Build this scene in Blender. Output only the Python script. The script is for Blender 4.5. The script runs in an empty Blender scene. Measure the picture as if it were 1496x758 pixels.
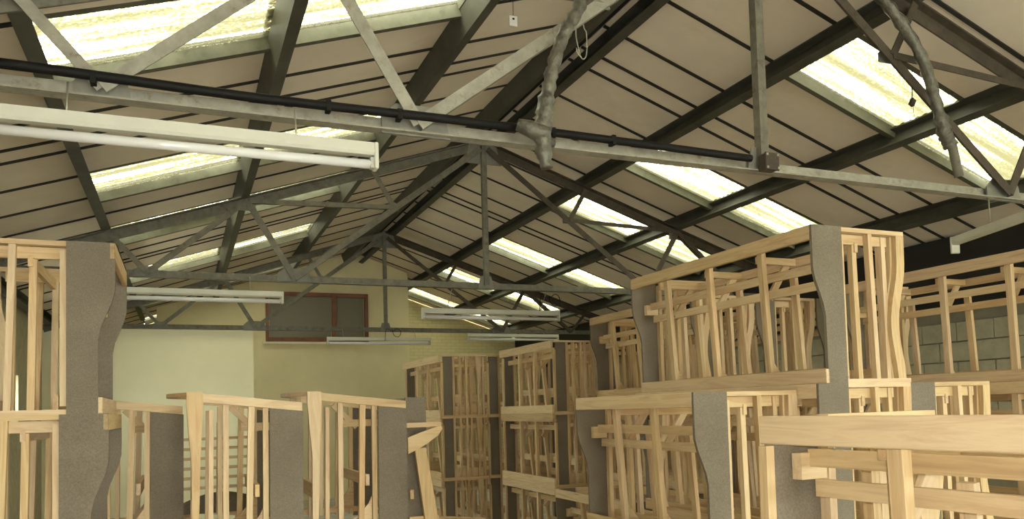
import bpy, bmesh, math, random
from mathutils import Vector, Matrix
random.seed(7)
SC = bpy.context.scene
COL = SC.collection

# ------------------------------------------------------------------ camera
CAMZ = 1.63
cam = bpy.data.cameras.new('camera')
co = bpy.data.objects.new('camera', cam); COL.objects.link(co)
cam.sensor_fit = 'HORIZONTAL'; cam.sensor_width = 36.0
cam.lens = 1159.4 * 36.0 / 1496.0
cam.shift_y = (540.0 - 379.0) / 1496.0
cam.clip_start = 0.05; cam.clip_end = 200
_r = Vector((0.92352162, -0.38260579, -0.02684446))      # image right in the hall's axes
_u = Vector((0.00595394, -0.05568068, 0.99843088))       # image up
_b = _r.cross(_u).normalized()                           # backwards
co.matrix_world = Matrix(((_r.x, _u.x, _b.x, 0), (_r.y, _u.y, _b.y, 0), (_r.z, _u.z, _b.z, CAMZ), (0, 0, 0, 1)))
SC.camera = co

# ------------------------------------------------------------------ world, light, exposure
W = bpy.data.worlds.new('overcast_sky'); SC.world = W
W.use_nodes = True
bg = W.node_tree.nodes['Background']
bg.inputs[0].default_value = (0.955, 0.99, 0.91, 1)
bg.inputs[1].default_value = 22.0
SC.view_settings.view_transform = 'Standard'
SC.view_settings.look = 'None'
SC.view_settings.gamma = 1.0
SC.view_settings.use_curve_mapping = False
SC.view_settings.exposure = 0.48
SC.cycles.use_denoising = True
SC.cycles.max_bounces = 8
SC.cycles.diffuse_bounces = 5
SC.cycles.transparent_max_bounces = 12
# the camera's own flash, a hand's breadth above the lens
fl = bpy.data.lights.new('camera_flash', 'SPOT')
fl.energy = 90; fl.spot_size = math.radians(100); fl.spot_blend = 0.6; fl.shadow_soft_size = 0.02
fl.color = (1.0, 0.95, 0.93)
fo = bpy.data.objects.new('camera_flash', fl); COL.objects.link(fo)
fo.matrix_world = co.matrix_world.copy()
fo.location = Vector((0, 0, CAMZ)) + _u * 0.06 + _r * 0.05 + _b * 0.02

def portal(loc, sx, sy, rot):
    l = bpy.data.lights.new('daylight_portal', 'AREA'); l.shape = 'RECTANGLE'
    l.size = sx; l.size_y = sy; l.cycles.is_portal = True
    o = bpy.data.objects.new('daylight_portal', l); COL.objects.link(o)
    o.location = loc; o.rotation_euler = rot

# ------------------------------------------------------------------ materials
def newmat(name):
    m = bpy.data.materials.new(name); m.use_nodes = True
    nt = m.node_tree; b = nt.nodes['Principled BSDF']
    return m, nt, b
def nd(nt, t, **kw):
    n = nt.nodes.new(t)
    for k, v in kw.items():
        if k == 'inp':
            for a, c in v.items(): n.inputs[a].default_value = c
        else: setattr(n, k, v)
    return n
def ramp(nt, fac, stops):
    r = nt.nodes.new('ShaderNodeValToRGB')
    e = r.color_ramp.elements
    e[0].position, e[0].color = stops[0][0], (*stops[0][1], 1)
    e[1].position, e[1].color = stops[-1][0], (*stops[-1][1], 1)
    for p, c in stops[1:-1]:
        x = e.new(p); x.color = (*c, 1)
    nt.links.new(fac, r.inputs[0]); return r.outputs[0]
def mixc(nt, a, b, fac, mode='MIX'):
    m = nt.nodes.new('ShaderNodeMix'); m.data_type = 'RGBA'; m.blend_type = mode
    for s, v in ((0, fac), (6, a), (7, b)):
        if hasattr(v, 'is_output'): nt.links.new(v, m.inputs[s])
        else: m.inputs[s].default_value = v if s == 0 else (*v, 1)
    return m.outputs[2]
def objcoord(nt, scale, jitter=True):
    tc = nt.nodes.new('ShaderNodeTexCoord'); mp = nt.nodes.new('ShaderNodeMapping')
    mp.inputs['Scale'].default_value = scale
    nt.links.new(tc.outputs['Object'], mp.inputs[0])
    if jitter:
        oi = nt.nodes.new('ShaderNodeObjectInfo'); mu = nd(nt, 'ShaderNodeMath', operation='MULTIPLY'); mu.inputs[1].default_value = 37.0
        nt.links.new(oi.outputs['Random'], mu.inputs[0])
        cb = nt.nodes.new('ShaderNodeCombineXYZ')
        for i in range(3): nt.links.new(mu.outputs[0], cb.inputs[i])
        nt.links.new(cb.outputs[0], mp.inputs['Location'])
        return mp.outputs[0], oi.outputs['Random']
    return mp.outputs[0], None
def bump(nt, b, h, strength, dist):
    bp = nt.nodes.new('ShaderNodeBump'); bp.inputs['Strength'].default_value = strength; bp.inputs['Distance'].default_value = dist
    nt.links.new(h, bp.inputs['Height']); nt.links.new(bp.outputs[0], b.inputs['Normal'])

def wood(name, scale, pale=0.0):
    m, nt, b = newmat(name)
    v, rnd = objcoord(nt, scale)
    n1 = nd(nt, 'ShaderNodeTexNoise', inp={'Scale': 1.0, 'Detail': 5.0, 'Roughness': 0.6, 'Distortion': 0.6}); nt.links.new(v, n1.inputs['Vector'])
    c = ramp(nt, n1.outputs[0], [(0.28, (0.34, 0.185, 0.075)), (0.40, (0.55, 0.37, 0.165)), (0.50, (0.68, 0.51, 0.27)), (0.60, (0.50, 0.295, 0.13)), (0.74, (0.62, 0.44, 0.21))])
    tone = ramp(nt, rnd, [(0.0, (0.40, 0.30, 0.20)), (0.2, (0.60, 0.45, 0.25)), (0.4, (0.54, 0.42, 0.33)), (0.6, (0.74, 0.62, 0.43)), (0.8, (0.56, 0.40, 0.23)), (1.0, (0.66, 0.55, 0.42))])
    c = mixc(nt, c, tone, 0.5)
    v2, _ = objcoord(nt, tuple(s * 0.35 for s in scale))
    kn = nd(nt, 'ShaderNodeTexVoronoi', inp={'Scale': 1.4}); nt.links.new(v2, kn.inputs['Vector'])
    kf = ramp(nt, kn.outputs['Distance'], [(0.0, (1, 1, 1)), (0.055, (0, 0, 0))])
    c = mixc(nt, c, (0.20, 0.10, 0.05), kf)
    nt.links.new(c, b.inputs['Base Color']); b.inputs['Roughness'].default_value = 0.62
    b.inputs['Specular IOR Level'].default_value = 0.25
    bump(nt, b, n1.outputs[0], 0.15, 0.004)
    return m
WOOD = wood('pine_timber', (1.6, 22, 22))
WOODZ = wood('pine_post', (22, 22, 1.6))
def chipboard():
    m, nt, b = newmat('chipboard')
    v, rnd = objcoord(nt, (1, 1, 1))
    n = nd(nt, 'ShaderNodeTexNoise', inp={'Scale': 160.0, 'Detail': 4.0, 'Roughness': 0.7}); nt.links.new(v, n.inputs['Vector'])
    n2 = nd(nt, 'ShaderNodeTexNoise', inp={'Scale': 5.0, 'Detail': 3.0}); nt.links.new(v, n2.inputs['Vector'])
    c = ramp(nt, n.outputs[0], [(0.3, (0.15, 0.125, 0.092)), (0.52, (0.20, 0.17, 0.128)), (0.72, (0.25, 0.22, 0.17))])
    c2 = ramp(nt, n2.outputs[0], [(0.3, (0.85, 0.83, 0.80)), (0.7, (1.0, 1.0, 1.0))])
    c = mixc(nt, c, c2, 1.0, 'MULTIPLY')
    nt.links.new(c, b.inputs['Base Color']); b.inputs['Roughness'].default_value = 0.8
    b.inputs['Specular IOR Level'].default_value = 0.2
    bump(nt, b, n.outputs[0], 0.2, 0.002)
    return m
CHIP = chipboard()
def plain(name, col, rough=0.6, metal=0.0, var=0.12, scale=6.0, stretch=(1, 1, 1), dirt=None, spec=0.4, bmp=0.0):
    m, nt, b = newmat(name)
    v, rnd = objcoord(nt, stretch)
    n = nd(nt, 'ShaderNodeTexNoise', inp={'Scale': scale, 'Detail': 6.0, 'Roughness': 0.62}); nt.links.new(v, n.inputs['Vector'])
    lo = tuple(c * (1 - var) for c in col); hi = tuple(min(1, c * (1 + var)) for c in col)
    c = ramp(nt, n.outputs[0], [(0.32, lo), (0.68, hi)])
    if dirt:
        n2 = nd(nt, 'ShaderNodeTexNoise', inp={'Scale': scale * 0.7, 'Detail': 8.0, 'Roughness': 0.7}); 
        v2, _ = objcoord(nt, tuple(s * 1.7 for s in stretch)); nt.links.new(v2, n2.inputs['Vector'])
        f = ramp(nt, n2.outputs[0], [(0.56, (0, 0, 0)), (0.70, (1, 1, 1))])
        c = mixc(nt, c, dirt, f)
    nt.links.new(c, b.inputs['Base Color'])
    b.inputs['Roughness'].default_value = rough; b.inputs['Metallic'].default_value = metal
    b.inputs['Specular IOR Level'].default_value = spec
    if bmp: bump(nt, b, n.outputs[0], bmp, 0.01)
    return m
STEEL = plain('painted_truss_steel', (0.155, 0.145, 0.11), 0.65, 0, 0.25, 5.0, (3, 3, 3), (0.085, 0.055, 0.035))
PURL = plain('dark_purlin_steel', (0.066, 0.065, 0.05), 0.55, 0, 0.3, 4.0, (1, 1, 1), (0.05, 0.042, 0.03))
BROWNSTEEL = plain('dark_brown_truss_steel', (0.068, 0.053, 0.036), 0.7, 0, 0.3, 6.0, (2, 2, 2), (0.045, 0.032, 0.02))  # darker brown steel for the right-hand truss members
FLASHSTEEL = plain('flash_lit_truss_steel', (0.29, 0.275, 0.225), 0.6, 0, 0.2, 5.0, (3, 3, 3), (0.17, 0.12, 0.075))  # flash light on the nearest truss, put into a paler steel colour
GUSSET = plain('gusset_plate_paint', (0.20, 0.195, 0.16), 0.55, 0, 0.2, 8.0)
LINING = plain('roof_lining_board', (0.80, 0.71, 0.60), 0.85, 0, 0.06, 2.0, (1, 1, 1), (0.75, 0.66, 0.55), 0.1)
DECK = plain('roof_deck_dark', (0.03, 0.027, 0.022), 0.9)
TRIM = plain('skylight_trim_paint', (0.105, 0.105, 0.072), 0.6, 0, 0.25, 6.0, (1, 1, 1), (0.06, 0.058, 0.038))
CREAM = plain('cream_emulsion', (0.84, 0.76, 0.49), 0.85, 0, 0.05, 1.5, (1, 1, 1), (0.78, 0.70, 0.44), 0.15)
CREAM2 = plain('pale_cream_fibreboard', (0.88, 0.83, 0.60), 0.85, 0, 0.04, 1.2, (1, 1, 1), None, 0.15)
BLOCK = plain('painted_block', (0.46, 0.43, 0.31), 0.9, 0, 0.12, 9.0, (1, 1, 1), (0.36, 0.33, 0.24), 0.1, 0.3)
MORTAR = plain('mortar', (0.30, 0.28, 0.20), 0.95)
FLOORM = plain('concrete_floor', (0.52, 0.49, 0.43), 0.8, 0, 0.2, 3.0)
YARD = plain('yard_concrete', (0.62, 0.60, 0.55), 0.9, 0, 0.1, 1.0)
FRAMEBR = plain('brown_window_frame', (0.23, 0.095, 0.045), 0.5, 0, 0.2, 6.0)
WHITEPAINT = plain('light_fitting_enamel', (0.56, 0.56, 0.49), 0.4, 0, 0.05, 5.0, (1, 1, 1), None, 0.5)
TUBE = plain('fluorescent_tube_glass', (0.66, 0.66, 0.66), 0.12, 0, 0.01, 3.0, (1, 1, 1), None, 0.6)
GREYCAP = plain('grey_plastic', (0.42, 0.41, 0.36), 0.5)
BLACK = plain('black_rubber', (0.006, 0.0055, 0.005), 0.6, 0, 0.2, 8.0, (1, 1, 1), None, 0.2)
BOXM = plain('rusty_dark_box', (0.05, 0.035, 0.025), 0.6, 0, 0.3, 20.0)
FOIL = plain('foil_lagging', (0.13, 0.125, 0.10), 0.32, 0.35, 0.45, 26.0, (1, 1, 1), (0.10, 0.085, 0.05), 0.6, 0.9)
CARD = plain('white_card', (0.75, 0.75, 0.72), 0.7)
WIRE = plain('galvanised_wire', (0.40, 0.37, 0.29), 0.45, 0.5)
PLY = wood('bent_plywood', (2, 9, 30))
DARKBEAM = plain('eaves_beam_black_paint', (0.02, 0.019, 0.017), 0.7)

def brick_paint():
    m, nt, b = newmat('cream_painted_brick')
    v, _ = objcoord(nt, (1, 1, 1), False)
    sp = nt.nodes.new('ShaderNodeSeparateXYZ'); nt.links.new(v, sp.inputs[0])
    cb = nt.nodes.new('ShaderNodeCombineXYZ'); nt.links.new(sp.outputs[0], cb.inputs[0]); nt.links.new(sp.outputs[2], cb.inputs[1])
    br = nd(nt, 'ShaderNodeTexBrick', inp={'Scale': 1.0, 'Mortar Size': 0.006, 'Brick Width': 0.225, 'Row Height': 0.075, 'Mortar Smooth': 0.3})
    br.inputs['Color1'].default_value = (0.82, 0.75, 0.47, 1); br.inputs['Color2'].default_value = (0.77, 0.70, 0.43, 1); br.inputs['Mortar'].default_value = (0.62, 0.56, 0.34, 1)
    nt.links.new(cb.outputs[0], br.inputs['Vector'])
    nt.links.new(br.outputs['Color'], b.inputs['Base Color']); b.inputs['Roughness'].default_value = 0.85
    iv = nd(nt, 'ShaderNodeMath', operation='SUBTRACT'); iv.inputs[0].default_value = 1.0; nt.links.new(br.outputs['Fac'], iv.inputs[1])
    bump(nt, b, iv.outputs[0], 0.5, 0.008)
    return m
BRICK = brick_paint()
def skylight_mat():
    m = bpy.data.materials.new('weathered_translucent_sheet'); m.use_nodes = True
    nt = m.node_tree; nt.nodes.remove(nt.nodes['Principled BSDF']); out = nt.nodes['Material Output']
    v, _ = objcoord(nt, (0.5, 9.0, 1.0))          # dirt runs down the flutes of the sheet
    n = nd(nt, 'ShaderNodeTexNoise', inp={'Scale': 1.0, 'Detail': 4.0, 'Roughness': 0.6}); nt.links.new(v, n.inputs['Vector'])
    v2, _ = objcoord(nt, (45, 70, 45))
    n2 = nd(nt, 'ShaderNodeTexNoise', inp={'Scale': 1.0, 'Detail': 5.0, 'Roughness': 0.75}); nt.links.new(v2, n2.inputs['Vector'])
    ad = nd(nt, 'ShaderNodeMath', operation='MULTIPLY_ADD'); nt.links.new(n2.outputs[0], ad.inputs[0]); ad.inputs[1].default_value = 0.8; nt.links.new(n.outputs[0], ad.inputs[2])
    c = ramp(nt, ad.outputs[0], [(0.80, (0.010, 0.0085, 0.003)), (0.89, (0.026, 0.0225, 0.0105)), (0.98, (0.075, 0.070, 0.045)), (1.10, (0.36, 0.35, 0.29))])
    t = nt.nodes.new('ShaderNodeBsdfTransparent'); nt.links.new(c, t.inputs[0])
    d = nd(nt, 'ShaderNodeBsdfTranslucent'); d.inputs[0].default_value = (0.20, 0.185, 0.11, 1)
    mx = nt.nodes.new('ShaderNodeMixShader'); mx.inputs[0].default_value = 0.10
    nt.links.new(t.outputs[0], mx.inputs[1]); nt.links.new(d.outputs[0], mx.inputs[2]); nt.links.new(mx.outputs[0], out.inputs[0])
    return m
SKY = skylight_mat()
def glass_mat():
    m, nt, b = newmat('dull_window_glass')
    b.inputs['Base Color'].default_value = (0.21, 0.195, 0.14, 1); b.inputs['Roughness'].default_value = 0.25
    b.inputs['Specular IOR Level'].default_value = 0.5
    return m
PANE = glass_mat()
def clear_mat():
    m = bpy.data.materials.new('clear_window_glass'); m.use_nodes = True
    nt = m.node_tree; nt.nodes.remove(nt.nodes['Principled BSDF'])
    t = nt.nodes.new('ShaderNodeBsdfTransparent'); t.inputs[0].default_value = (0.8, 0.82, 0.8, 1)
    g = nd(nt, 'ShaderNodeBsdfGlossy', inp={'Roughness': 0.05})
    mx = nt.nodes.new('ShaderNodeMixShader'); mx.inputs[0].default_value = 0.06
    nt.links.new(t.outputs[0], mx.inputs[1]); nt.links.new(g.outputs[0], mx.inputs[2]); nt.links.new(mx.outputs[0], nt.nodes['Material Output'].inputs[0])
    return m
CLEAR = clear_mat()

# ------------------------------------------------------------------ mesh helpers
_cache = {}
def mesh_pydata(key, verts, faces, mat, smooth=False):
    me = bpy.data.meshes.new(key); me.from_pydata([tuple(v) for v in verts], [], faces); me.update()
    bm = bmesh.new(); bm.from_mesh(me); bmesh.ops.recalc_face_normals(bm, faces=bm.faces[:]); bm.to_mesh(me); bm.free()
    if smooth:
        for p in me.polygons: p.use_smooth = True
    me.materials.append(mat); return me
BOXF = [(0, 1, 3, 2), (4, 6, 7, 5), (0, 4, 5, 1), (2, 3, 7, 6), (0, 2, 6, 4), (1, 5, 7, 3)]
def boxverts(x0, x1, y0, y1, z0, z1):
    return [(x, y, z) for x in (x0, x1) for y in (y0, y1) for z in (z0, z1)]
def boxmesh(lx, ly, lz, mat, bev=0.0):
    k = ('box', round(lx, 4), round(ly, 4), round(lz, 4), mat.name, bev)
    if k not in _cache:
        me = mesh_pydata('box', boxverts(-lx/2, lx/2, -ly/2, ly/2, -lz/2, lz/2), BOXF, mat)
        if bev:
            bm = bmesh.new(); bm.from_mesh(me)
            bmesh.ops.bevel(bm, geom=bm.edges[:], offset=bev, segments=1, affect='EDGES'); bm.to_mesh(me); bm.free()
        _cache[k] = me
    return _cache[k]
def link(name, me, parent=None, mw=None):
    o = bpy.data.objects.new(name, me); COL.objects.link(o)
    if parent is not None: o.parent = parent
    if mw is not None: o.matrix_basis = mw
    return o
def box(name, x0, x1, y0, y1, z0, z1, mat, parent=None, bev=0.0):
    return link(name, boxmesh(x1-x0, y1-y0, z1-z0, mat, bev), parent, Matrix.Translation(((x0+x1)/2, (y0+y1)/2, (z0+z1)/2)))
def frame(p0, p1, up=(0, 0, 1)):
    p0, p1 = Vector(p0), Vector(p1); d = (p1-p0); L = d.length; d.normalize()
    up = Vector(up)
    if abs(d.dot(up)) > 0.98: up = Vector((0, 1, 0))
    s = up.cross(d).normalized(); u = d.cross(s)
    m = Matrix((d, s, u)).transposed().to_4x4(); m.translation = (p0+p1)/2
    return m, L
def bar(name, p0, p1, w, t, mat=None, parent=None, up=(0, 0, 1), bev=0.0):
    """timber from p0 to p1: t across (sideways), w along 'up'"""
    m, L = frame(p0, p1, up)
    return link(name, boxmesh(L, t, w, mat or WOOD, bev), parent, m)
def profmesh(key, prof, L, mat):
    """2D profile (y,z) extruded along x, centred"""
    n = len(prof)
    v = [(-L/2, a, b) for a, b in prof] + [(L/2, a, b) for a, b in prof]
    f = [tuple(range(n))[::-1], tuple(range(n, 2*n))] + [(i, (i+1) % n, n+(i+1) % n, n+i) for i in range(n)]
    return mesh_pydata(key, v, f, mat)
def angle(name, p0, p1, s, mat, parent, up=(0, 0, 1), flip=1, t=0.008):
    """rolled steel angle"""
    m, L = frame(p0, p1, up); f = flip
    pr = [(-s/2*f, -s/2), (s/2*f, -s/2), (s/2*f, -s/2+t), ((-s/2+t)*f, -s/2+t), ((-s/2+t)*f, s/2), (-s/2*f, s/2)]
    return link(name, profmesh(name, pr, L, mat), parent, m)
def tee(name, p0, p1, w, h, mat, parent, t=0.012):
    m, L = frame(p0, p1)
    pr = [(-w/2, h/2), (w/2, h/2), (w/2, h/2-t), (t/2, h/2-t), (t/2, -h/2), (-t/2, -h/2), (-t/2, h/2-t), (-w/2, h/2-t)]
    return link(name, profmesh(name, pr, L, mat), parent, m)
def channel(name, p0, p1, w, h, mat, parent, up, flip=1, t=0.012):
    m, L = frame(p0, p1, up); f = flip
    pr = [(-w/2*f, -h/2), (w/2*f, -h/2), (w/2*f, -h/2+t), ((-w/2+t)*f, -h/2+t), ((-w/2+t)*f, h/2-t), (w/2*f, h/2-t), (w/2*f, h/2), (-w/2*f, h/2)]
    return link(name, profmesh(name, pr, L, mat), parent, m)
def polyplate(name, pts, thick, mat, parent=None, axis='Y', at=0.0):
    """flat board of outline pts: axis Y -> (x,z) outline with thickness along y; axis Z -> (x,y) outline"""
    n = len(pts)
    if axis == 'Y': a = [(x, -thick/2, z) for x, z in pts]; b = [(x, thick/2, z) for x, z in pts]; T = (0, at, 0)
    elif axis == 'X': a = [(-thick/2, y, z) for y, z in pts]; b = [(thick/2, y, z) for y, z in pts]; T = (at, 0, 0)
    else: a = [(x, y, -thick/2) for x, y in pts]; b = [(x, y, thick/2) for x, y in pts]; T = (0, 0, at)
    f = [tuple(range(n))[::-1], tuple(range(n, 2*n))] + [(i, (i+1) % n, n+(i+1) % n, n+i) for i in range(n)]
    return link(name, mesh_pydata(name, a+b, f, mat), parent, Matrix.Translation(T))
def tubemesh(name, pts, rad, mat, seg=10, cyclic=False, rads=None):
    pts = [Vector(p) for p in pts]; n = len(pts); v = []; f = []
    up = Vector((0.13, 0.97, 0.21))
    for i, p in enumerate(pts):
        d = (pts[min(i+1, n-1)] - pts[max(i-1, 0)]).normalized()
        s = d.cross(up).normalized(); u = s.cross(d)
        r = rads[i] if rads else rad
        for k in range(seg):
            a = 2*math.pi*k/seg
            rr = r[k] if isinstance(r, (list, tuple)) else r
            v.append(p + s*math.cos(a)*rr + u*math.sin(a)*rr)
    for i in range(n-1):
        for k in range(seg):
            f.append((i*seg+k, i*seg+(k+1) % seg, (i+1)*seg+(k+1) % seg, (i+1)*seg+k))
    f.append(tuple(range(seg))[::-1]); f.append(tuple((n-1)*seg+k for k in range(seg)))
    return mesh_pydata(name, v, f, mat, True)
def spline(pts, sub=6):
    P = [Vector(p) for p in pts]; out = []
    for i in range(len(P)-1):
        a = P[max(i-1, 0)]; b = P[i]; c = P[i+1]; d = P[min(i+2, len(P)-1)]
        for k in range(sub):
            t = k/sub
            out.append(0.5*((2*b)+(-a+c)*t+(2*a-5*b+4*c-d)*t*t+(-a+3*b-3*c+d)*t**3))
    out.append(P[-1]); return out
def thing(name, label, cat, loc=(0, 0, 0), rot=(0, 0, 0), group=None):
    o = bpy.data.objects.new(name, None); COL.objects.link(o)
    o.empty_display_size = 0.1; o.location = loc; o.rotation_euler = rot
    return tag(o, label, cat, group)
def tag(o, label, cat, group=None):
    o['label'] = label; o['category'] = cat
    if group: o['group'] = group
    return o
def struct(o, label=None):
    o['kind'] = 'structure'
    if label: o['label'] = label
    return o
def copy_tree(o, parent=None):
    c = o.copy(); COL.objects.link(c); c.parent = parent
    for ch in list(o.children): copy_tree(ch, c)
    return c

# ------------------------------------------------------------------ the hall
XR, ZA, SL = 3.12, 4.59, 0.333          # ridge line, rafter centre at apex, roof slope
XL, XRW = -1.86, 8.10                   # inner faces of the side walls
YB, YE = -8.0, 17.8                     # behind the camera, brick end wall
TIE = 3.0
ang = math.atan(SL); CA, SA = math.cos(ang), math.sin(ang)
def roofpt(s, dist, off):
    """point on slope s (-1 left, 1 right), dist horizontally from the ridge, off metres square to the rafter line"""
    return (XR + s*(dist + off*SA), ZA - SL*dist + off*CA)
floor = struct(box('floor', XL-0.3, XRW+0.3, YB-0.3, YE+0.3, -0.1, 0.0, FLOORM), 'bare concrete floor of the workshop hall')
yard = struct(box('ground', -40, 45, YB-40, YE+40, -0.25, -0.1, YARD), 'pale concrete yard added outside to bounce daylight in')  # unseen ground, added to bounce daylight up to the roof lining

# roof lining, dark deck, skylights
J = [1.8, 2.45, 3.05, 3.68, 4.3, 4.97, 5.6, 6.0, 6.25, 6.88, 7.55, 8.2, 8.8, 9.47, 10.1, 10.55, 10.75, 11.38, 12.05, 12.72, 13.4, 14.0, 14.68, 15.3, 15.95, 16.55, 17.22, 17.8]
Jb = [1.8]
while Jb[-1] > YB+0.7: Jb.append(round(Jb[-1]-0.655, 3))
Jb.append(YB); J = sorted(Jb[1:]) + J
SKYJ = [(1.8, 2.45), (4.3, 4.97), (6.88, 7.55), (8.8, 9.47), (11.38, 12.05), (14.0, 14.68), (16.55, 17.22)]
for a, b in list(zip(J[:-1], J[1:])):
    if b < 1.7 and round((1.8-a)/0.655) % 4 == 0: SKYJ.append((a, b))
DIST = [0.04, 1.30, 2.53, 3.75, 5.06]
LOFF = 0.215
def slope_mw(s, dist, off, y):
    x, z = roofpt(s, dist, off)
    ax = Vector((s*CA, 0, -SA)); ay = Vector((0, 1, 0)) ; az = ax.cross(ay)
    if az.z < 0: ay = -ay; az = -az
    m = Matrix((ax, ay, az)).transposed().to_4x4(); m.translation = (x, y, z); return m
def sheetmesh(Ls, wy):
    k = ('sheet', round(Ls, 3), round(wy, 3))
    if k in _cache: return _cache[k]
    n = 72; v = []; f = []
    for i in range(n+1):
        y = -wy/2 + wy*i/n; z = 0.006*math.cos(2*math.pi*y/0.075)
        v += [(-Ls/2, y, z), (Ls/2, y, z)]
    for i in range(n): f.append((2*i, 2*i+1, 2*i+3, 2*i+2))
    me = bpy.data.meshes.new('corrugated_sheet'); me.from_pydata(v, [], f); me.update()
    for p in me.polygons: p.use_smooth = True
    me.materials.append(SKY); _cache[k] = me; return me
for s, nm in ((-1, 'ceiling_left'), (1, 'ceiling_right')):
    dv, df = [], []
    cells = []
    for a, b in zip(J[:-1], J[1:]):
        sky = (a, b) in SKYJ
        for k in range(4):
            d0, d1 = DIST[k], DIST[k+1]
            if sky and k in (1, 2): continue
            cells.append((a, b, d0, d1))
            n = len(dv)
            for y in (a, b):
                for d in (d0-0.05 if k == 0 else d0, d1):
                    for off in (LOFF+0.03, LOFF+0.05):
                        x, z = roofpt(s, d, off); dv.append((x, y, z))
            df += [tuple(n+i for i in q) for q in BOXF]
    deck = link(nm, mesh_pydata(nm, dv, df, DECK))
    struct(deck, 'pitched roof lined with beige boards and dark joints, %s slope' % ('left' if s < 0 else 'right'))
    for a, b, d0, d1 in cells:
        Ls = (d1-d0)/CA - 0.02; g = 0.012
        link('lining_panel', boxmesh(Ls, b-a-g, 0.012, LINING), deck, slope_mw(s, (d0+d1)/2, LOFF, (a+b)/2))
    for a in J[1:-1]:
        for k in range(4):
            if k in (1, 2) and any(a in q for q in SKYJ): continue
            d0, d1 = DIST[k], DIST[k+1]
            link('joint_strip', boxmesh((d1-d0)/CA - 0.02, 0.032, 0.012, DECK), deck, slope_mw(s, (d0+d1)/2, LOFF-0.010, a))
    for a, b in SKYJ:
        for k in (1, 2):
            d0, d1 = DIST[k], DIST[k+1]
            lift = 0.016 + (0.012 if k == 1 else 0)
            e0, e1 = (d0, d1+0.05) if k == 1 else (d0-0.03, d1)
            link('skylight_sheet', sheetmesh((e1-e0)/CA, b-a+0.04), deck, slope_mw(s, (e0+e1)/2, LOFF+lift, (a+b)/2))
        L2 = (DIST[3]-DIST[1])/CA
        link('skylight_trim', boxmesh(L2, 0.05, 0.026, TRIM), deck, slope_mw(s, (DIST[1]+DIST[3])/2, LOFF+0.006, a-0.018))
        link('skylight_trim', boxmesh(L2, 0.05, 0.085, TRIM), deck, slope_mw(s, (DIST[1]+DIST[3])/2, LOFF-0.020, b+0.018))
        for d in (DIST[1], DIST[3]):
            link('skylight_trim', boxmesh(0.03, b-a, 0.05, TRIM), deck, slope_mw(s, d, LOFF+0.008, (a+b)/2))
        x, z = roofpt(s, (DIST[1]+DIST[3])/2, LOFF+0.12)
        portal((x, (a+b)/2, z), L2-0.03, b-a-0.02, (0, s*ang, 0))

struct(polyplate('trim_2', [(XR-0.3, ZA+0.155), (XR, ZA+0.255), (XR+0.3, ZA+0.155), (XR+0.3, ZA+0.185), (XR, ZA+0.285), (XR-0.3, ZA+0.185)], YE-YB, DECK, None, 'Y', (YB+YE)/2), 'dark ridge capping along the roof peak')
# walls
eaveL = roofpt(-1, 5.06, LOFF)[1]
def wall(nm, x0, x1, y0, y1, z0, z1, mat, label): return struct(box(nm, x0, x1, y0, y1, z0, z1, mat), label)
WINS = [(9.3, 11.3, 1.5, 2.2)]   # openings in the left wall
WT = 2.62
WINR = [(-2.0, 0.6, 1.0, 2.5), (-4.8, -2.4, 1.0, 2.5), (-7.6, -5.2, 1.0, 2.5)]                       # daylight openings added to the right wall, unseen behind the viewer
def sidewall(nm, x0, x1, zt, wins, mat, label):
    bx, yc = [], YB
    for y0, y1, z0, z1 in sorted(wins):
        bx += [(x0, x1, yc, y0, 0, zt), (x0, x1, y0, y1, 0, z0), (x0, x1, y0, y1, z1, zt)]; yc = y1
    bx.append((x0, x1, yc, YE, 0, zt))
    return struct(link(nm, mesh_pydata(nm, sum([boxverts(*q) for q in bx], []), [tuple(i+8*k for i in q) for k in range(len(bx)) for q in BOXF], mat)), label)
wl = sidewall('wall_left', XL-0.25, XL, 3.22, WINS, BLOCK, 'painted blockwork side wall on the left, with windows')
wr = sidewall('wall_right', XRW+0.02, XRW+0.25, WT, WINR, MORTAR, 'painted concrete block side wall behind the stacked frames on the right')
for i, (y0, y1, z0, z1) in enumerate(WINS + WINR):
    lf = i < len(WINS)
    w2 = bpy.data.objects.new('window_%d' % (i+2), None); COL.objects.link(w2); w2.location = (XL-0.12 if lf else XRW+0.14, (y0+y1)/2, z0)
    struct(w2, 'daylit side window glimpsed between the timbers at the left edge' if i == 0 else 'white framed side window added for daylight behind the viewer, %s wall' % ('left' if lf else 'right'))
    hw, hh = (y1-y0)/2, z1-z0
    for dy in (-hw+0.025, 0.0, hw-0.025): box('window_frame', -0.03, 0.03, dy-0.025, dy+0.025, 0.0, hh, WHITEPAINT, w2)
    for z in (0.0, hh-0.05): box('window_frame', -0.03, 0.03, -hw, hw, z, z+0.05, WHITEPAINT, w2)
    for sg in (-1, 1): box('window_pane', -0.004, 0.004, sg*hw/2-hw/2+0.03, sg*hw/2+hw/2-0.03, 0.05, hh-0.05, CLEAR, w2)
    if lf: portal((XL-0.20, (y0+y1)/2, (z0+z1)/2), hh, y1-y0, (0, -math.pi/2, 0))
    else: portal((XRW+0.22, (y0+y1)/2, (z0+z1)/2), hh, y1-y0, (0, math.pi/2, 0))
bw, bh = 0.45, 0.225
for r in range(4, 11):
    for c in range(34):
        y = 1.6 + c*bw + (bw/2 if r % 2 else 0)
        if y < 16.2:
            link('block', boxmesh(0.09, bw-0.012, bh-0.012, BLOCK, 0.004), wr, Matrix.Translation((XRW+0.02-random.random()*0.004, y, (r+0.5)*bh)))
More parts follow.
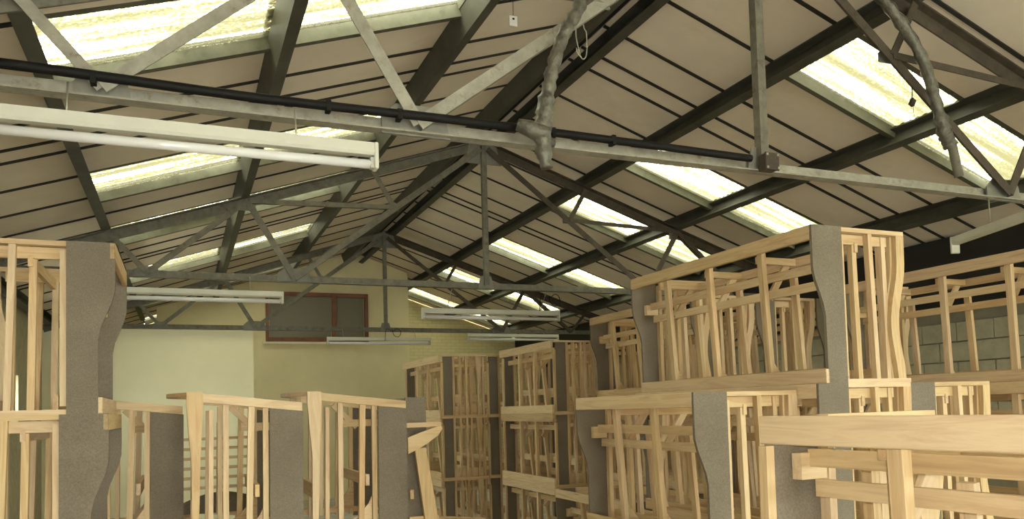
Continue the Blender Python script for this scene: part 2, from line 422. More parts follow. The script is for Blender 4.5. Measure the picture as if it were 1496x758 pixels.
struct(polyplate('trim_1', [(7.50, 2.86), (XRW, WT), (XRW+0.25, WT), (XRW+0.25, 3.05), (7.50, 3.32)], YE-YB, DARKBEAM, None, 'Y', (YB+YE)/2), 'black painted eaves beam along the top of the right wall')
# end walls follow the roof
def gable(nm, y0, y1, mat, label, holes=()):
    top = lambda x: ZA - SL*abs(x-XR) + 0.225
    pts = [(XL-0.25, 0), (XRW+0.25, 0), (XRW+0.25, top(XRW+0.25)), (XR, top(XR)), (XL-0.25, top(XL-0.25))]
    return struct(polyplate(nm, pts, y1-y0, mat, None, 'Y', (y0+y1)/2), label)
gable('wall_back', YE, YE+0.22, BRICK, 'cream painted brick gable wall at the far end')
# wall behind the camera, with an unseen doorway added to let daylight in
dx0, dx1, dz = 0.2, 3.0, 2.8
top = lambda x: ZA - SL*abs(x-XR) + 0.225
vf, ff = [], []
for pts in ([(XL-0.25, 0), (dx0, 0), (dx0, top(dx0)), (XL-0.25, top(XL-0.25))], [(dx1, 0), (XRW+0.25, 0), (XRW+0.25, top(XRW+0.25)), (dx1, top(dx1))], [(dx0, dz), (dx1, dz), (dx1, top(dx1)), (XR, top(XR)), (dx0, top(dx0))]):
    n = len(pts); o = len(vf)
    vf += [(x, YB-0.22, z) for x, z in pts] + [(x, YB, z) for x, z in pts]
    ff += [tuple(o+i for i in range(n))[::-1], tuple(o+n+i for i in range(n))] + [(o+i, o+(i+1) % n, o+n+(i+1) % n, o+n+i) for i in range(n)]
wf = struct(link('wall_front', mesh_pydata('wall_front', vf, ff, BLOCK)), 'blockwork end wall with an unseen doorway added for daylight behind the viewer')
portal(((dx0+dx1)/2, YB-0.1, dz/2), dx1-dx0, dz, (math.pi/2, 0, 0))
# office box: upper wall with window, lower partition
BY = 15.5
ob = [(0.9, 0.0), (4.22, 0.0), (4.22, top(4.22)-0.02), (XR, top(XR)-0.02), (-0.42, top(-0.42)-0.02), (-0.42, 2.9), (0.9, 2.9)]
wo = struct(polyplate('wall_office', ob, 0.12, CREAM, None, 'Y', BY+0.06), 'cream boarded office wall under the roof holding the brown window')
struct(box('wall_office_side', 4.10, 4.22, BY+0.12, YE, 0, 4.2, CREAM), 'cream side wall of the office box')
wp = struct(box('wall_partition', XL, 1.03, 13.05, 13.13, 0, 2.985, CREAM2), 'pale cream lower partition topped by the roof truss')
box('cover_strip', 1.03, 1.045, 13.035, 13.13, 0, 2.985, CREAM, wp)

# ------------------------------------------------------------------ purlins and trusses
YT = [3.66, 8.2, 12.93]
PD = {'ridge': 0.13, 'upper': 1.27, 'middle': 2.52, 'lower': 3.75, 'eaves': 4.86}
for s, sd in ((-1, 'left'), (1, 'right')):
    for k, d in PD.items():
        y1 = BY if (k in ('ridge', 'upper') or s < 0) and not (s > 0 and k == 'upper') else YE
        if s > 0 and k == 'ridge': y1 = BY
        if s > 0 and k == 'eaves': continue
        x, z = roofpt(s, d, 0.125)
        up = Vector((s*SA, 0, CA))
        p = channel('purlin', (x, 0.6, z), (x, y1, z), 0.08, 0.17, PURL, None, up, s)
        tag(p, {'ridge': 'dark steel purlin just %s of the roof ridge' % sd,
                'upper': 'dark steel purlin along the upper edge of the %s skylights' % sd,
                'middle': 'dark steel purlin crossing the middle of the %s skylights' % sd,
                'lower': 'dark steel purlin along the lower edge of the %s skylights' % sd,
                'eaves': 'dark steel purlin at the %s eaves near the wall top' % sd}[k], 'purlin', 'roof purlins')
def truss(y, label, lm=None):
    t = thing('roof_truss', label, 'roof truss', (XR, y, TIE), group='steel roof trusses')
    ap = (0, 0, ZA-TIE)
    hx = 4.78
    P = lambda r: (0, ZA-TIE) if r == 0 else (r, ZA-TIE-SL*abs(r))
    V = lambda x, z, dy=0.0: (x, dy, z)
    lm = lm or STEEL
    for s in (-1, 1):
        sm = lm if s < 0 else BROWNSTEEL
        tee('rafter', V(s*0.01, ZA-TIE-0.003), V(s*4.95, ZA-TIE-SL*4.95), 0.12, 0.10, STEEL if s < 0 else BROWNSTEEL, t)
        p1, p2, p3 = P(s*3.73), P(s*2.52), P(s*1.26)
        n1, n2 = (s*3.42, 0), (s*2.07, 0); mid = (s*1.04, (ZA-TIE)/2)
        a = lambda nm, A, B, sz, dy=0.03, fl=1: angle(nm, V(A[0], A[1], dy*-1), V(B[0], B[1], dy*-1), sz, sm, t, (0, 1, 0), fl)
        a('strut', p2, n2, 0.062)
        a('diagonal', n2, (s*0.04, ZA-TIE-0.06), 0.062, 0.035, -1)
        a('strut', p1, n1, 0.05)
        a('diagonal', n1, p2, 0.055, 0.04)
        a('strut', p3, mid, 0.05, 0.045)
        a('diagonal', mid, p2, 0.045, 0.05)
        for nx, nz, w, h in ((n2[0], n2[1], 0.34, 0.15), (n1[0], n1[1], 0.22, 0.10), (p2[0], p2[1]-0.05, 0.18, 0.12), (mid[0], mid[1], 0.13, 0.09)):
            polyplate('gusset_plate', [(nx-w/2, nz-h*0.3), (nx+w/2, nz-h*0.3), (nx+w*0.42, nz+h*0.45), (nx+w*0.2, nz+h*0.7), (nx-w*0.3, nz+h*0.7), (nx-w*0.5, nz+h*0.3)], 0.010, GUSSET, t, 'Y', -0.012)
    angle('king_post', V(0, 0, -0.03), V(0, ZA-TIE-0.02, -0.03), 0.055, STEEL, t, (0, 1, 0))
    angle('bottom_chord', (-4.85, -0.012, 0), (4.85, -0.012, 0), 0.075, lm, t, (0, 0, 1), -1)
    polyplate('gusset_plate', [(-0.22, -0.22), (0.22, -0.22), (0.16, 0.0), (0, 0.06), (-0.16, 0.0)], 0.01, GUSSET, t, 'Y', -0.012).location.z = ZA-TIE
    polyplate('gusset_plate', [(-0.1, -0.04), (0.1, -0.04), (0.06, 0.11), (-0.06, 0.11)], 0.01, GUSSET, t, 'Y', -0.012)
    return t
truss(YT[0], 'nearest steel roof truss, carrying the black conduit and long light', FLASHSTEEL)
truss(YT[1], 'middle steel roof truss, its whole peak in view')
truss(YT[2], 'farthest steel roof truss, in front of the brown office window')
#@@REST@@
# ------------------------------------------------------------------ office window
WX0, WX1, WZb, WZt = 1.45, 3.39, CAMZ+1.39, CAMZ+2.335
w1 = bpy.data.objects.new('window_1', None); COL.objects.link(w1); w1.location = (WX0, BY, WZb)
struct(w1, 'brown framed two-pane office window high in the cream wall')
ww, wh = WX1-WX0, WZt-WZb
for x0, x1 in ((0, 0.06), (1.23, 1.31), (ww-0.07, ww)): box('window_frame', x0, x1, -0.06, 0.02, 0, wh, FRAMEBR, w1, 0.006)
for z0, z1 in ((0, 0.075), (wh-0.08, wh)): box('window_frame', 0, ww, -0.055, 0.02, z0, z1, FRAMEBR, w1, 0.006)
for x0, x1 in ((0.07, 1.22), (1.32, ww-0.09)): box('window_pane', x0, x1, -0.02, -0.012, 0.075, wh-0.08, PANE, w1)
box('window_sill', -0.06, ww+0.04, -0.09, 0.0, -0.05, -0.012, CREAM2, w1)

# ------------------------------------------------------------------ sofa frames
RT = 0.03
def s_outline(h, w, n=14):
    pts = []
    for i in range(n+1):
        z = h*i/n; q = i/n
        t = min(1, max(0, (q-0.42)/(0.74-0.42))); e = t*t*(3-2*t)
        pts.append((0.075*(1-e), z))
    return [(w, 0)] + pts + [(w, h)]
def post_outline(h, D, n=16):
    o, i_ = [], []
    for i in range(n+1):
        q = i/n; z = h*q
        c = D - 0.035 - 0.045*math.sin(math.pi*min(1, q/0.78))**2 + (0.012 if q > 0.8 else 0.012*max(0, (q-0.6)/0.2)) - 0.018*(1-q)
        o.append((c+0.03, z)); i_.append((c-0.03, z))
    return o + i_[::-1]
def frameA(L, h, D=0.69, fore=False):
    r = thing('sofa_frame', 'x', 'sofa frame')
    R1, R2 = (0.845, 0.735) if fore else (0.755, 0.645)
    for y, sg in ((0.009, 1), (L-0.009, -1)):
        polyplate('end_panel', [(0.03, 0), (0.21, 0), (0.21, h-0.085), (0.03, h-0.085)] if fore else s_outline(h, 0.21), 0.018, CHIP, r, 'Y', y)
        if fore: bar('corner_post', (0.015, y, 0.0), (0.015, y, h-0.085), 0.03, 0.03, WOOD, r)
        yi = y + sg*0.027
        bar('edge_stud', (0.225, yi, 0.04), (0.225, yi, h-0.045), 0.035, 0.028, WOOD, r)
        bar('arm_rail', (0.21, yi, h-0.012), (D-0.005, yi, h-0.012), 0.024, 0.05, WOOD, r)
        bar('arm_rail', (0.21, yi+sg*0.03, h-0.055), (D-0.09, yi+sg*0.03, h-0.055), 0.055, 0.022, WOOD, r)
        bar('base_rail', (0.21, yi, 0.012), (D, yi, 0.012), 0.024, 0.05, WOOD, r)
        bar('arm_stud', (0.365, yi+sg*0.04, 0.024), (0.355, yi+sg*0.04, h-0.085), 0.036, 0.032, WOOD, r)
        bar('arm_stud', (0.455, yi, 0.024), (0.435, yi, h-0.024), 0.036, 0.03, WOOD, r)
        bar('arm_stud', (0.57, yi+sg*0.035, 0.024), (0.565, yi+sg*0.035, h-0.03), 0.045, 0.03, WOOD, r)
        polyplate('front_post', post_outline(h-0.024, D), 0.032, WOODZ, r, 'Y', yi)
        polyplate('front_post', post_outline(h-0.024, D-0.012), 0.03, WOODZ, r, 'Y', yi+sg*0.033)
        bar('block', (0.10, y+sg*0.03, (R1-0.03)*h), (0.20, y+sg*0.03, (R1-0.03)*h), 0.075, 0.035, WOOD, r)
    bar('top_rail', (0.012, 0.018, h-0.04), (0.012, L, h-0.04), 0.08, 0.026, WOOD, r, bev=0.003)
    bar('bottom_rail', (0.070, 0.0, 0.04), (0.070, L-0.01, 0.04), 0.078, 0.026, WOOD, r, bev=0.003)
    ys = [L*f for f in ((0.26, 0.53, 0.79) if L > 1.5 else (0.36, 0.68) if L > 1.0 else ())]
    for y in ys:
        bar('back_stud', (0.048, y-0.02, h-0.055), (0.118, y+0.015, 0.03), 0.045, 0.034, WOOD, r, up=(0, 1, 0), bev=0.002)
        bar('cross_rail', (0.065, y+0.04, 0.885*h), (0.36, y+0.04, 0.885*h), 0.042, 0.022, WOOD, r)
        bar('brace', (0.17, y+0.065, 0.62*h), (0.33, y+0.065, 0.90*h), 0.04, 0.02, WOOD, r)
        polyplate('gusset', [(0.12, 0.06), (0.24, 0.06), (0.13, 0.20)], 0.012, PLY, r, 'Y', y+0.055)
        bar('inner_stud', (0.30, y-0.05, 0.08), (0.26, y-0.05, 0.78*h), 0.045, 0.025, WOOD, r, up=(0, 1, 0))
    bar('back_rail', (0.145, 0.05, R1*h), (0.145, L-0.05, R1*h), 0.05, 0.022, WOOD, r)
    bar('back_rail', (0.17, 0.05, R2*h), (0.17, L-0.05, R2*h), 0.05, 0.022, WOOD, r)
    bar('inner_top_rail', (0.365, 0.05, 0.885*h), (0.365, L-0.05, 0.885*h), 0.055, 0.022, WOOD, r)
    bar('seat_rail', (0.26, 0.05, 0.06), (0.26, L-0.05, 0.06), 0.07, 0.024, WOOD, r)
    bar('front_rail', (D-0.07, 0.08, 0.05), (D-0.07, L-0.08, 0.05), 0.075, 0.024, WOOD, r)
    return r
def frameB(L, h, D=0.6):
    r = thing('sofa_frame', 'x', 'sofa frame')
    for y, sg in ((0.012, 1), (L-0.012, -1)):
        box('end_panel', 0.03, 0.145, y-0.009, y+0.009, 0.02, h-0.02, CHIP, r)
        bar('corner_post', (0.015, y, 0.0), (0.015, y, h-0.1), 0.03, 0.024, WOOD, r)
        bar('edge_stud', (0.165, y+sg*0.006, 0.02), (0.165, y+sg*0.006, h-0.02), 0.035, 0.03, WOOD, r)
        bar('arm_rail', (0.0, y, h-0.01), (D, y, h-0.01), 0.02, 0.05, WOOD, r)
        bar('base_rail', (0.0, y, 0.01), (D, y, 0.01), 0.02, 0.05, WOOD, r)
        bar('base_rail', (0.18, y+sg*0.05, 0.075), (D-0.02, y+sg*0.05, 0.075), 0.11, 0.02, WOOD, r)
        bar('arm_rail', (0.18, y+sg*0.04, 0.83*h), (D-0.03, y+sg*0.04, 0.83*h), 0.04, 0.02, WOOD, r)
        for x, dy in ((0.255, 0.03), (0.33, 0.0), (0.40, 0.035), (D-0.03, 0.03)):
            bar('arm_stud', (x, y+sg*dy, 0.02), (x+0.004, y+sg*dy, h-0.02), 0.036, 0.026, WOOD, r)
        polyplate('front_post', [(0.475, 0.02), (0.50, 0.02), (0.505, 0.5*h), (0.535, 0.78*h), (0.535, h-0.02), (0.455, h-0.02), (0.465, 0.8*h), (0.485, 0.55*h)], 0.03, WOODZ, r, 'Y', y+sg*0.004)
    bar('top_rail', (-0.013, 0.0, h-0.045), (-0.013, L, h-0.045), 0.09, 0.026, WOOD, r, bev=0.003)
    bar('bottom_rail', (-0.013, 0.0, 0.045), (-0.013, L, 0.045), 0.09, 0.026, WOOD, r, bev=0.003)
    for y in (0.35*L, 0.64*L):
        bar('back_stud', (0.02, y, 0.0), (0.02, y, h-0.02), 0.045, 0.035, WOOD, r)
        bar('inner_stud', (0.22, y+0.12, 0.05), (0.16, y+0.12, h-0.08), 0.045, 0.035, WOOD, r)
        bar('brace', (0.10, y+0.02, 0.66*h), (0.30, y+0.02, 0.92*h), 0.04, 0.02, WOOD, r)
    bar('back_rail', (0.09, 0.03, 0.80*h), (0.09, L-0.03, 0.80*h), 0.055, 0.022, WOOD, r)
    bar('inner_top_rail', (0.30, 0.03, 0.93*h), (0.30, L-0.03, 0.93*h), 0.05, 0.022, WOOD, r)
    bar('seat_rail', (0.26, 0.03, 0.32*h), (0.26, L-0.03, 0.32*h), 0.07, 0.024, WOOD, r)
    bar('front_rail', (D-0.03, 0.03, 0.30*h), (D-0.03, L-0.03, 0.30*h), 0.09, 0.024, WOOD, r)
    bar('front_rail', (D-0.03, 0.03, 0.06), (D-0.03, L-0.03, 0.06), 0.08, 0.024, WOOD, r)
    return r
def frameC(L, h, D=0.62):
    """armchair with sloping arm tops and a bowed plywood front rail"""
    r = thing('armchair_frame', 'x', 'armchair frame')
    zt = lambda x: h - 0.07 + 0.07*x/D
    for y, sg in ((0.012, 1), (L-0.012, -1)):
        polyplate('end_panel', [(0.0, 0.0), (0.185, 0.0), (0.18, zt(0.18)-0.05), (-0.005, zt(0)-0.05)], 0.018, CHIP, r, 'Y', y)
        polyplate('arm_rail', [(0.0, zt(0)-0.048), (D-0.07, zt(D-0.07)-0.048), (D-0.07, zt(D-0.07)), (0.0, zt(0))], 0.035, WOOD, r, 'Y', y+sg*0.004)
        polyplate('front_post', [(D-0.055, 0.0), (D-0.02, 0.0), (D-0.025, 0.55*h), (D-0.012, 0.72*h), (D, 0.92*h), (D, h), (D-0.085, h), (D-0.085, 0.9*h), (D-0.07, 0.6*h)], 0.03, WOODZ, r, 'Y', y)
        bar('edge_stud', (0.205, y+sg*0.03, 0.02), (0.2, y+sg*0.03, zt(0.2)-0.05), 0.03, 0.03, WOOD, r)
        bar('arm_stud', (0.30, y, 0.02), (0.28, y, zt(0.28)-0.05), 0.04, 0.034, WOOD, r)
        bar('arm_stud', (0.42, y+sg*0.03, 0.02), (0.415, y+sg*0.03, zt(0.41)-0.05), 0.036, 0.03, WOOD, r)
        bar('arm_stud', (D-0.12, y+sg*0.06, 0.02), (D-0.13, y+sg*0.06, h-0.1), 0.03, 0.025, WOOD, r)
        bar('base_rail', (0.0, y+sg*0.02, 0.05), (D-0.03, y+sg*0.02, 0.05), 0.035, 0.03, WOOD, r)
        polyplate('gusset', [(0.19, 0.06), (0.37, 0.06), (0.30, 0.10), (0.24, 0.17), (0.19, 0.27)], 0.012, PLY, r, 'Y', y+sg*0.05)
    bar('brace', (0.20, 0.3*L, h-0.24), (0.36, 0.3*L, h-0.08), 0.04, 0.024, WOOD, r)
    bar('cross_rail', (0.02, 0.32*L, h-0.21), (0.30, 0.32*L, h-0.21), 0.05, 0.024, WOOD, r)
    bar('back_rail', (0.015, 0.03, h-0.17), (0.015, L-0.03, h-0.17), 0.06, 0.024, WOOD, r)
    bar('back_rail', (0.03, 0.03, 0.10), (0.03, L-0.03, 0.10), 0.07, 0.024, WOOD, r)
    bar('seat_rail', (0.25, 0.03, 0.36*h), (0.25, L-0.03, 0.36*h), 0.07, 0.024, WOOD, r)
    bar('front_rail', (D-0.05, 0.03, 0.30*h), (D-0.05, L-0.03, 0.30*h), 0.09, 0.024, WOOD, r)
    # bowed plywood rail along the top front
    n = 14; out = []; inn = []
    for i in range(n+1):
        q = i/n; y = 0.02 + (L-0.04)*q; b = 0.13*math.sin(math.pi*min(1, q*1.0))**0.8
        out.append((D-0.02+b, y)); inn.append((D-0.07+b*0.92, y))
    polyplate('bowed_rail', out + inn[::-1], 0.022, PLY, r, 'Z', h-0.012)
    return r
_protos = {}
def place(kind, L, h, x, y, z, label, flip=False, yaw=0.0, group='stacked sofa frames', tilt=0.0):
    """x,y: the corner where the frame's back meets its near end"""
    k = (kind, round(L, 3), round(h, 3))
    if k in _protos: r = copy_tree(_protos[k])
    else:
        r = {'A': frameA, 'B': frameB, 'C': frameC, 'F': lambda L_, h_: frameA(L_, h_, 0.69, True)}[kind](L, h); _protos[k] = r
    if flip:
        r.location = (x, y+L, z); r.rotation_euler = (tilt, 0, math.pi+yaw)
    else:
        r.location = (x, y, z); r.rotation_euler = (tilt, 0, yaw)
    if L < 1.0: r.name = 'armchair_frame'
    r['category'] = 'armchair frame' if L < 1.0 else 'sofa frame'
    r['label'] = label; r['group'] = group
    return r
H1 = 0.86
def stack(kind, L, h, x, y, labels, **kw):
    for i, l in enumerate(labels): place(kind, L, h, x, y, i*h, l, **kw)
G1 = 'sofa frames stacked right of the aisle'
stack('A', 1.87, H1, 3.13, 3.28, ['sofa frame on the floor under the tall stack nearest on the right',
      'sofa frame in the middle of the tall stack nearest on the right',
      'pine sofa frame topping the tall right stack, chipboard end panel showing'], group=G1)
stack('A', 1.33, 0.845, 2.43, 3.42, ['two-seat sofa frame on the floor, in front of the tall right stack',
      'two-seat sofa frame in front of the tall stack, curved chipboard end towards the aisle'], group=G1)
stack('A', 1.87, H1, 3.83, 3.32, ['sofa frame on the floor directly behind the tall right stack', 'second-tier sofa frame directly behind the tall right stack'], group=G1)
stack('A', 1.87, H1, 5.06, 3.12, ['sofa frame on the floor of the stack by the right block wall', 'middle sofa frame of the stack by the right block wall', 'top sofa frame at the right edge, in front of the block wall'], group=G1)
nm = ['first', 'second', 'third']
for i, x in enumerate((4.06, 4.76, 5.46)):
    stack('A', 1.85, H1, x, 5.70, ['sofa frame on the floor, %s column of the row behind the tall right stack' % nm[i],
          'middle sofa frame, %s column of the row behind the tall right stack' % nm[i],
          'top sofa frame, %s column of the row behind the tall right stack' % nm[i]], group=G1)
place('A', 1.4, 0.84, 3.34, 5.62, 0.0, 'low single sofa frame on the floor, in front of the middle stacks', group=G1)
stack('F', 1.87, 0.795, 1.655, -0.03, ['sofa frame on the floor under the bright foreground frame', 'bright pine sofa frame in the right foreground, closest to the viewer'], group=G1, yaw=math.radians(4.0))
G2 = 'square sofa frames stacked at the end of the aisle'
for i, (x, y, L, h, w) in enumerate(((3.68, 7.69, 1.5, 0.785, 'middle aisle stack of square frames'), (4.33, 7.72, 1.5, 0.785, 'stack hidden behind the middle aisle stack'),
                                     (2.97, 9.45, 1.75, 0.775, 'farthest stack at the end of the aisle'), (3.60, 9.5, 1.75, 0.775, 'stack between the farthest and middle stacks'))):
    stack('B', L, h, x, y, ['bottom sofa frame of the %s' % w, 'centre sofa frame of the %s' % w, 'top sofa frame of the %s' % w], group=G2)
G3 = 'armchair frames left of the aisle'
for i, l in enumerate(('armchair frame on the floor under the tall left stack', 'second armchair frame of the tall left stack, below the top one', 'armchair frame topping the tall left stack, broad chipboard end panel')):
    place('A', 0.88, 0.83, -0.30 - (0.03 if i == 1 else 0), 4.28, i*0.83, l, flip=True, group=G3)
for x, y, a, b in ((0.64, 4.73, 'armchair frame on the floor under the middle one of the low left frames', 'armchair frame with bowed plywood rail, middle of the three low ones on the left'),
                   (1.33, 5.0, 'armchair frame on the floor under the low frame beside the aisle', 'armchair frame with bowed plywood rail, beside the aisle below the brown window'),
                   (0.0, 5.3, 'armchair frame on the floor tucked behind the tall left stack', 'low armchair frame half hidden behind the tall left stack')):
    place('C', 0.86, 0.885, x, y, 0.0, a, flip=True, group=G3); place('C', 0.86, 0.885, x, y, 0.885, b, flip=True, group=G3)

# slatted back behind the low armchair frames
place('C', 0.86, 0.885, 0.62, 6.35, 0.0, 'armchair frame on the floor carrying the slatted back', flip=True, group=G3)
sb = thing('slatted_back_frame', 'ladder-like slatted chair back seen through the low armchair frames', 'chair back', (-0.05, 6.6, 0.885))
for x in (0.0, 0.30, 0.60): bar('upright', (x, 0.02, 0.0), (x+0.01, 0.02, 0.70), 0.04, 0.03, WOOD, sb)
for i in range(6): bar('slat', (-0.02, -0.01, 0.20+0.075*i), (0.66, -0.01, 0.205+0.075*i), 0.022, 0.022, WOOD, sb)
polyplate('curved_panel', [(-0.02, 0.0)] + [(0.66*i/10, 0.16-0.10*(2*i/10-1)**2) for i in range(11)] + [(0.68, 0.0)], 0.018, CHIP, sb, 'Y', 0.05)

# rounded corner frame beside the aisle
place('C', 0.62, 0.885, 2.10, 5.05, 0.0, 'armchair frame on the floor under the rounded corner frame', flip=True, group=G3)
cf = thing('corner_frame', 'rounded corner sofa frame with curved board poking into the aisle', 'corner frame', (1.37, 5.06, 0.885))
for y in (0.10, 0.52): box('end_panel', 0.0, 0.14, y, y+0.018, 0.0, 0.84, CHIP, cf)
polyplate('curved_board', [(-0.02, 0.47), (0.05, 0.50), (0.12, 0.54), (0.18, 0.58), (0.215, 0.625), (0.21, 0.645), (0.17, 0.638), (0.08, 0.61), (-0.02, 0.575)], 0.03, WOOD, cf, 'Y', -0.01)
polyplate('top_board', [(-0.02, 0.0), (0.215, 0.0), (0.20, 0.10), (0.13, 0.32), (0.0, 0.5)], 0.03, WOOD, cf, 'Z', 0.655)
polyplate('slanted_leg', [(0.10, 0.0), (0.19, 0.0), (0.11, 0.505), (0.035, 0.50)], 0.035, WOODZ, cf, 'Y', 0.03)
bar('base_rail', (0.0, 0.06, 0.03), (0.20, 0.06, 0.03), 0.05, 0.03, WOOD, cf)
bar('back_rail', (0.02, 0.05, 0.20), (0.02, 0.54, 0.20), 0.06, 0.024, WOOD, cf)
bar('base_rail', (0.10, 0.06, 0.02), (0.10, 0.54, 0.02), 0.04, 0.03, WOOD, cf)

# ------------------------------------------------------------------ fluorescent lights
def batten(L, loc, rz, label, wires, tubes=True, rx=0.0, group='fluorescent batten lights'):
    t = thing('batten_light', label, 'light fitting', loc, (rx, 0, rz), group)
    pr = [(-0.022, 0.0), (0.022, 0.0), (0.03, 0.012), (0.026, 0.058), (-0.026, 0.058), (-0.03, 0.012)]
    link('housing', profmesh('housing', pr, L, WHITEPAINT), t)
    for s in (-1, 1):
        ec = box('end_cap', s*(L/2+0.004)-0.010, s*(L/2+0.004)+0.010, -0.032, 0.032, -0.062, 0.06, WHITEPAINT, t, 0.004)
        if tubes: box('tube_holder', -s*0.016-0.012, -s*0.016+0.012, -0.02, 0.02, -0.058, -0.006, GREYCAP, ec, 0.003)
    if tubes:
        link('tube', tubemesh('tube', [(-L/2+0.01, 0, -0.038), (L/2-0.01, 0, -0.038)], 0.021, TUBE, 14), t)
    for x, dz, dy in wires:
        link('hanger', tubemesh('hanger', [(x, 0, 0.055), (x, dy, dz)], 0.004, WIRE, 6), t)
    return t
zf = CAMZ + 1.18
batten(1.8, (-0.075, 3.57, zf), 0.0, 'fluorescent tube light under the nearest truss, closest to the viewer', ((-0.35, 0.2, 0.05), (0.55, 0.2, 0.05)))
batten(1.8, (0.02, 8.12, CAMZ+1.165), 0.0, 'fluorescent light under the middle truss, left above the low partition', ((-0.6, 0.21, 0.05), (0.6, 0.21, 0.05)))
batten(1.66, (3.30, 8.46, CAMZ+1.085), 0.0, 'fluorescent light hanging right of the office under the middle truss', ((-0.55, 0.28, -0.2), (0.60, 0.28, -0.2)))
batten(1.7, (3.0, 12.82, CAMZ+1.17), 0.0, 'small far fluorescent light overlapping the brown office window', ((-0.6, 0.2, 0.06), (0.6, 0.2, 0.06)))
batten(1.7, (5.35, 12.75, CAMZ+1.245), 0.0, 'far fluorescent light against the brick gable wall', ((-0.6, 0.13, 0.1), (0.6, 0.13, 0.1)))
d6 = Vector((4.923-5.187, 3.318-4.032, 0)); 
c6 = Vector((5.187, 4.032, CAMZ+1.10)) + d6.normalized()*0.75
batten(1.5, c6, math.atan2(d6.y, d6.x), 'bare white light batten at the right edge, above the wall stack', ((-0.35, 0.28, 0.0), (0.35, 0.28, 0.0)), tubes=False)

# ------------------------------------------------------------------ conduit, lagged pipes and hanging bits on the nearest truss
y1 = YT[0]
cd = thing('conduit', 'black cable conduit clipped along the nearest truss tie', 'conduit', (0, y1-0.075, TIE+0.03))
pts = spline([(-1.7, 0, 0.005), (-0.6, 0, 0.012), (0.3, 0, -0.003), (1.2, 0, 0.004), (2.1, 0, -0.002), (3.0, 0, -0.012)], 8)
link('pipe', tubemesh('pipe', pts, 0.021, BLACK, 10), cd)
for x in (-0.33, 0.95, 1.75, 2.1, 0.62): box('clip', x-0.012, x+0.012, -0.02, 0.03, -0.03, 0.022, BLACK, cd, 0.003)
jb = thing('junction_box', 'dark square junction box where the king post meets the nearest tie', 'junction box', (XR, y1-0.075, TIE-0.045))
box('body', -0.045, 0.045, -0.03, 0.03, 0, 0.095, BOXM, jb, 0.004); lid = box('lid', -0.05, 0.05, -0.042, -0.03, -0.004, 0.099, BOXM, jb, 0.004)
for x in (-0.038, 0.038):
    for z in (-0.0375, 0.0375): box('screw', x-0.006, x+0.006, -0.011, -0.006, z-0.006, z+0.006, WIRE, lid)
def lagged(pts, label, r, seed, endr):
    rnd = random.Random(seed)
    P = spline([(x, y, z+CAMZ) for x, y, z in pts], 9); n = len(P); base = P[-1].copy()
    rads = []
    for i in range(n):
        q = i/(n-1); rr = r*(1+0.25*(q > 0.62)+0.12*math.sin(i*1.7))
        if q > 0.93: rr = endr
        rads.append([rr*(0.86+0.30*rnd.random()) for _ in range(12)])
    t = thing('lagged_pipe', label, 'pipe', base)
    link('lagging', tubemesh('lagging', [p-base for p in P], r, FOIL, 12, rads=rads), t)
    return t, base, P
hp1 = [(1.927, 3.5, 2.198), (1.874, 3.5, 2.025), (1.778, 3.5, 1.859), (1.71, 3.5, 1.661), (1.674, 3.5, 1.498), (1.654, 3.5, 1.338), (1.668, 3.5, 1.183)]
t, b0, P = lagged(hp1, 'foil-wrapped pipe drooping over the nearest tie at centre top', 0.033, 3, 0.032)
jm = P[-12] - b0
link('foil_lump', tubemesh('foil_lump', [jm+Vector((-0.13, 0.02, 0.02)), jm+Vector((-0.07, 0.0, 0.0)), jm+Vector((0.02, -0.005, -0.03))], 0.04, FOIL, 10, rads=[0.03, 0.042, 0.05]), t)
link('foil_lump', tubemesh('foil_lump', [jm+Vector((-0.02, 0, -0.05)), jm+Vector((0.06, 0, -0.06))], 0.03, FOIL, 10, rads=[0.04, 0.022]), t)
hp2 = [(3.904, 3.5, 2.506), (4.066, 3.5, 2.392), (4.266, 3.5, 2.175), (4.375, 3.5, 1.948), (4.442, 3.5, 1.714), (4.49, 3.5, 1.62), (4.511, 3.5, 1.588)]
t2, b1, P2 = lagged(hp2, 'foil-wrapped pipe bending down across the right-hand skylight', 0.034, 5, 0.045)
link('pipe_end', tubemesh('pipe_end', [Vector((0, 0, 0.05)), Vector((0.06, 0, -0.19))], 0.028, STEEL, 10), t2)
def hanging(name, label, cat, top_, parts):
    t = thing(name, label, cat, top_)
    return t
c1 = thing('hanging_card', 'small white card hanging on a string near the ridge', 'card', (2.16, 5.0, CAMZ+2.68))
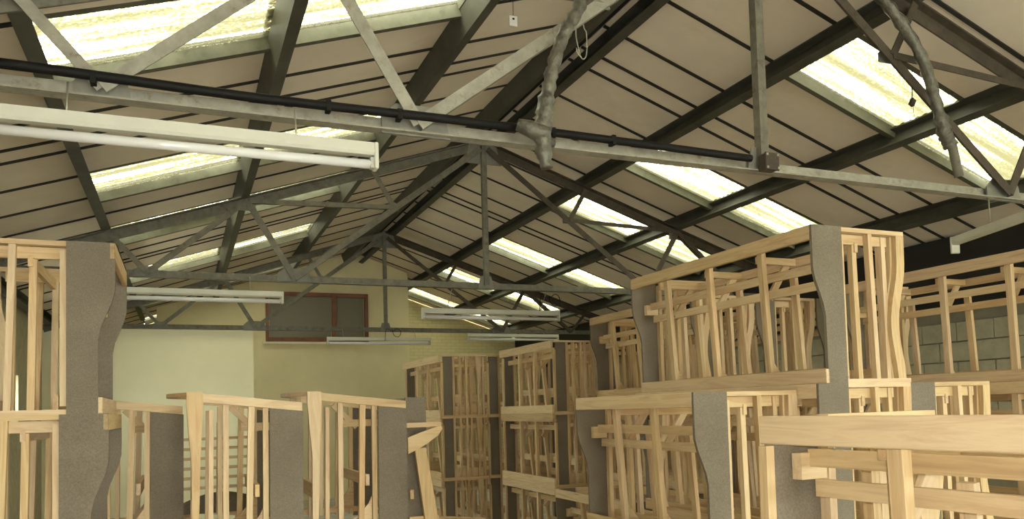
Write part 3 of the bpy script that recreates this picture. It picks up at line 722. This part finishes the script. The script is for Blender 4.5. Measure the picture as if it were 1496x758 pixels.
cb_ = box('card', -0.03, 0.03, -0.004, 0.004, 0, 0.075, CARD, c1, 0.002); box('print', -0.008, 0.008, -0.006, -0.004, 0.0075, 0.0205, BLACK, cb_)
link('string', tubemesh('string', [(0, 0, 0.07), (0.004, 0, 0.36)], 0.002, BLACK, 5), c1)
lw = thing('wire_loop', 'thin wire loop dangling beside the foil-wrapped pipe', 'wire', (2.105, 3.9, CAMZ+1.97))
link('wire', tubemesh('wire', spline([(0.01, 0, 0.38), (-0.035, 0, 0.17), (-0.02, 0, 0.05), (0.0, 0, 0.0), (0.028, 0, 0.03), (0.032, 0, 0.15), (0.01, 0, 0.25), (0.012, 0, 0.8)], 6), 0.0035, WIRE, 6), lw)
link('hook', tubemesh('hook', spline([(0.0, 0, 0.0), (-0.03, 0, 0.03), (-0.035, 0, 0.06)], 4), 0.0035, WIRE, 6), lw)
hs = thing('hanging_switch', 'small dark pull switch on a cord in front of the right skylight', 'switch', (4.35, 3.63, CAMZ+1.90))
link('body', boxmesh(0.036, 0.025, 0.05, BOXM, 0.004), hs, Matrix.Rotation(0.5, 4, 'Y')); 
link('cord', tubemesh('cord', spline([(-0.004, 0, 0.02), (0.004, 0, 0.08), (-0.004, 0, 0.17)], 4), 0.003, BLACK, 5), hs)
link('cord', tubemesh('cord', [(0.005, 0, -0.02), (0.01, 0, -0.12)], 0.0015, WIRE, 5), hs)
# loose cable loops by the far lights
for x, y, z, lab in ((3.25, 12.74, TIE-0.02, 'loose black cable looping over the far light'), (4.06, 8.42, TIE-0.05, 'loose cables dangling beside the right hanging light')):
    o = link('loose_cable', tubemesh('loose_cable', spline([(-0.30, 0, -0.30), (-0.28, 0, -0.06), (-0.24, 0, 0.03), (-0.10, 0, -0.04), (0.02, 0, 0.03), (0.10, 0, 0.0), (0.13, 0, -0.10), (0.05, 0, -0.19), (-0.06, 0, -0.14), (-0.10, 0, 0.0)], 5), 0.008, BLACK, 6), None, Matrix.Translation((x, y, z)) @ Matrix.Scale(0.62, 4))
    tag(o, lab, 'cable')
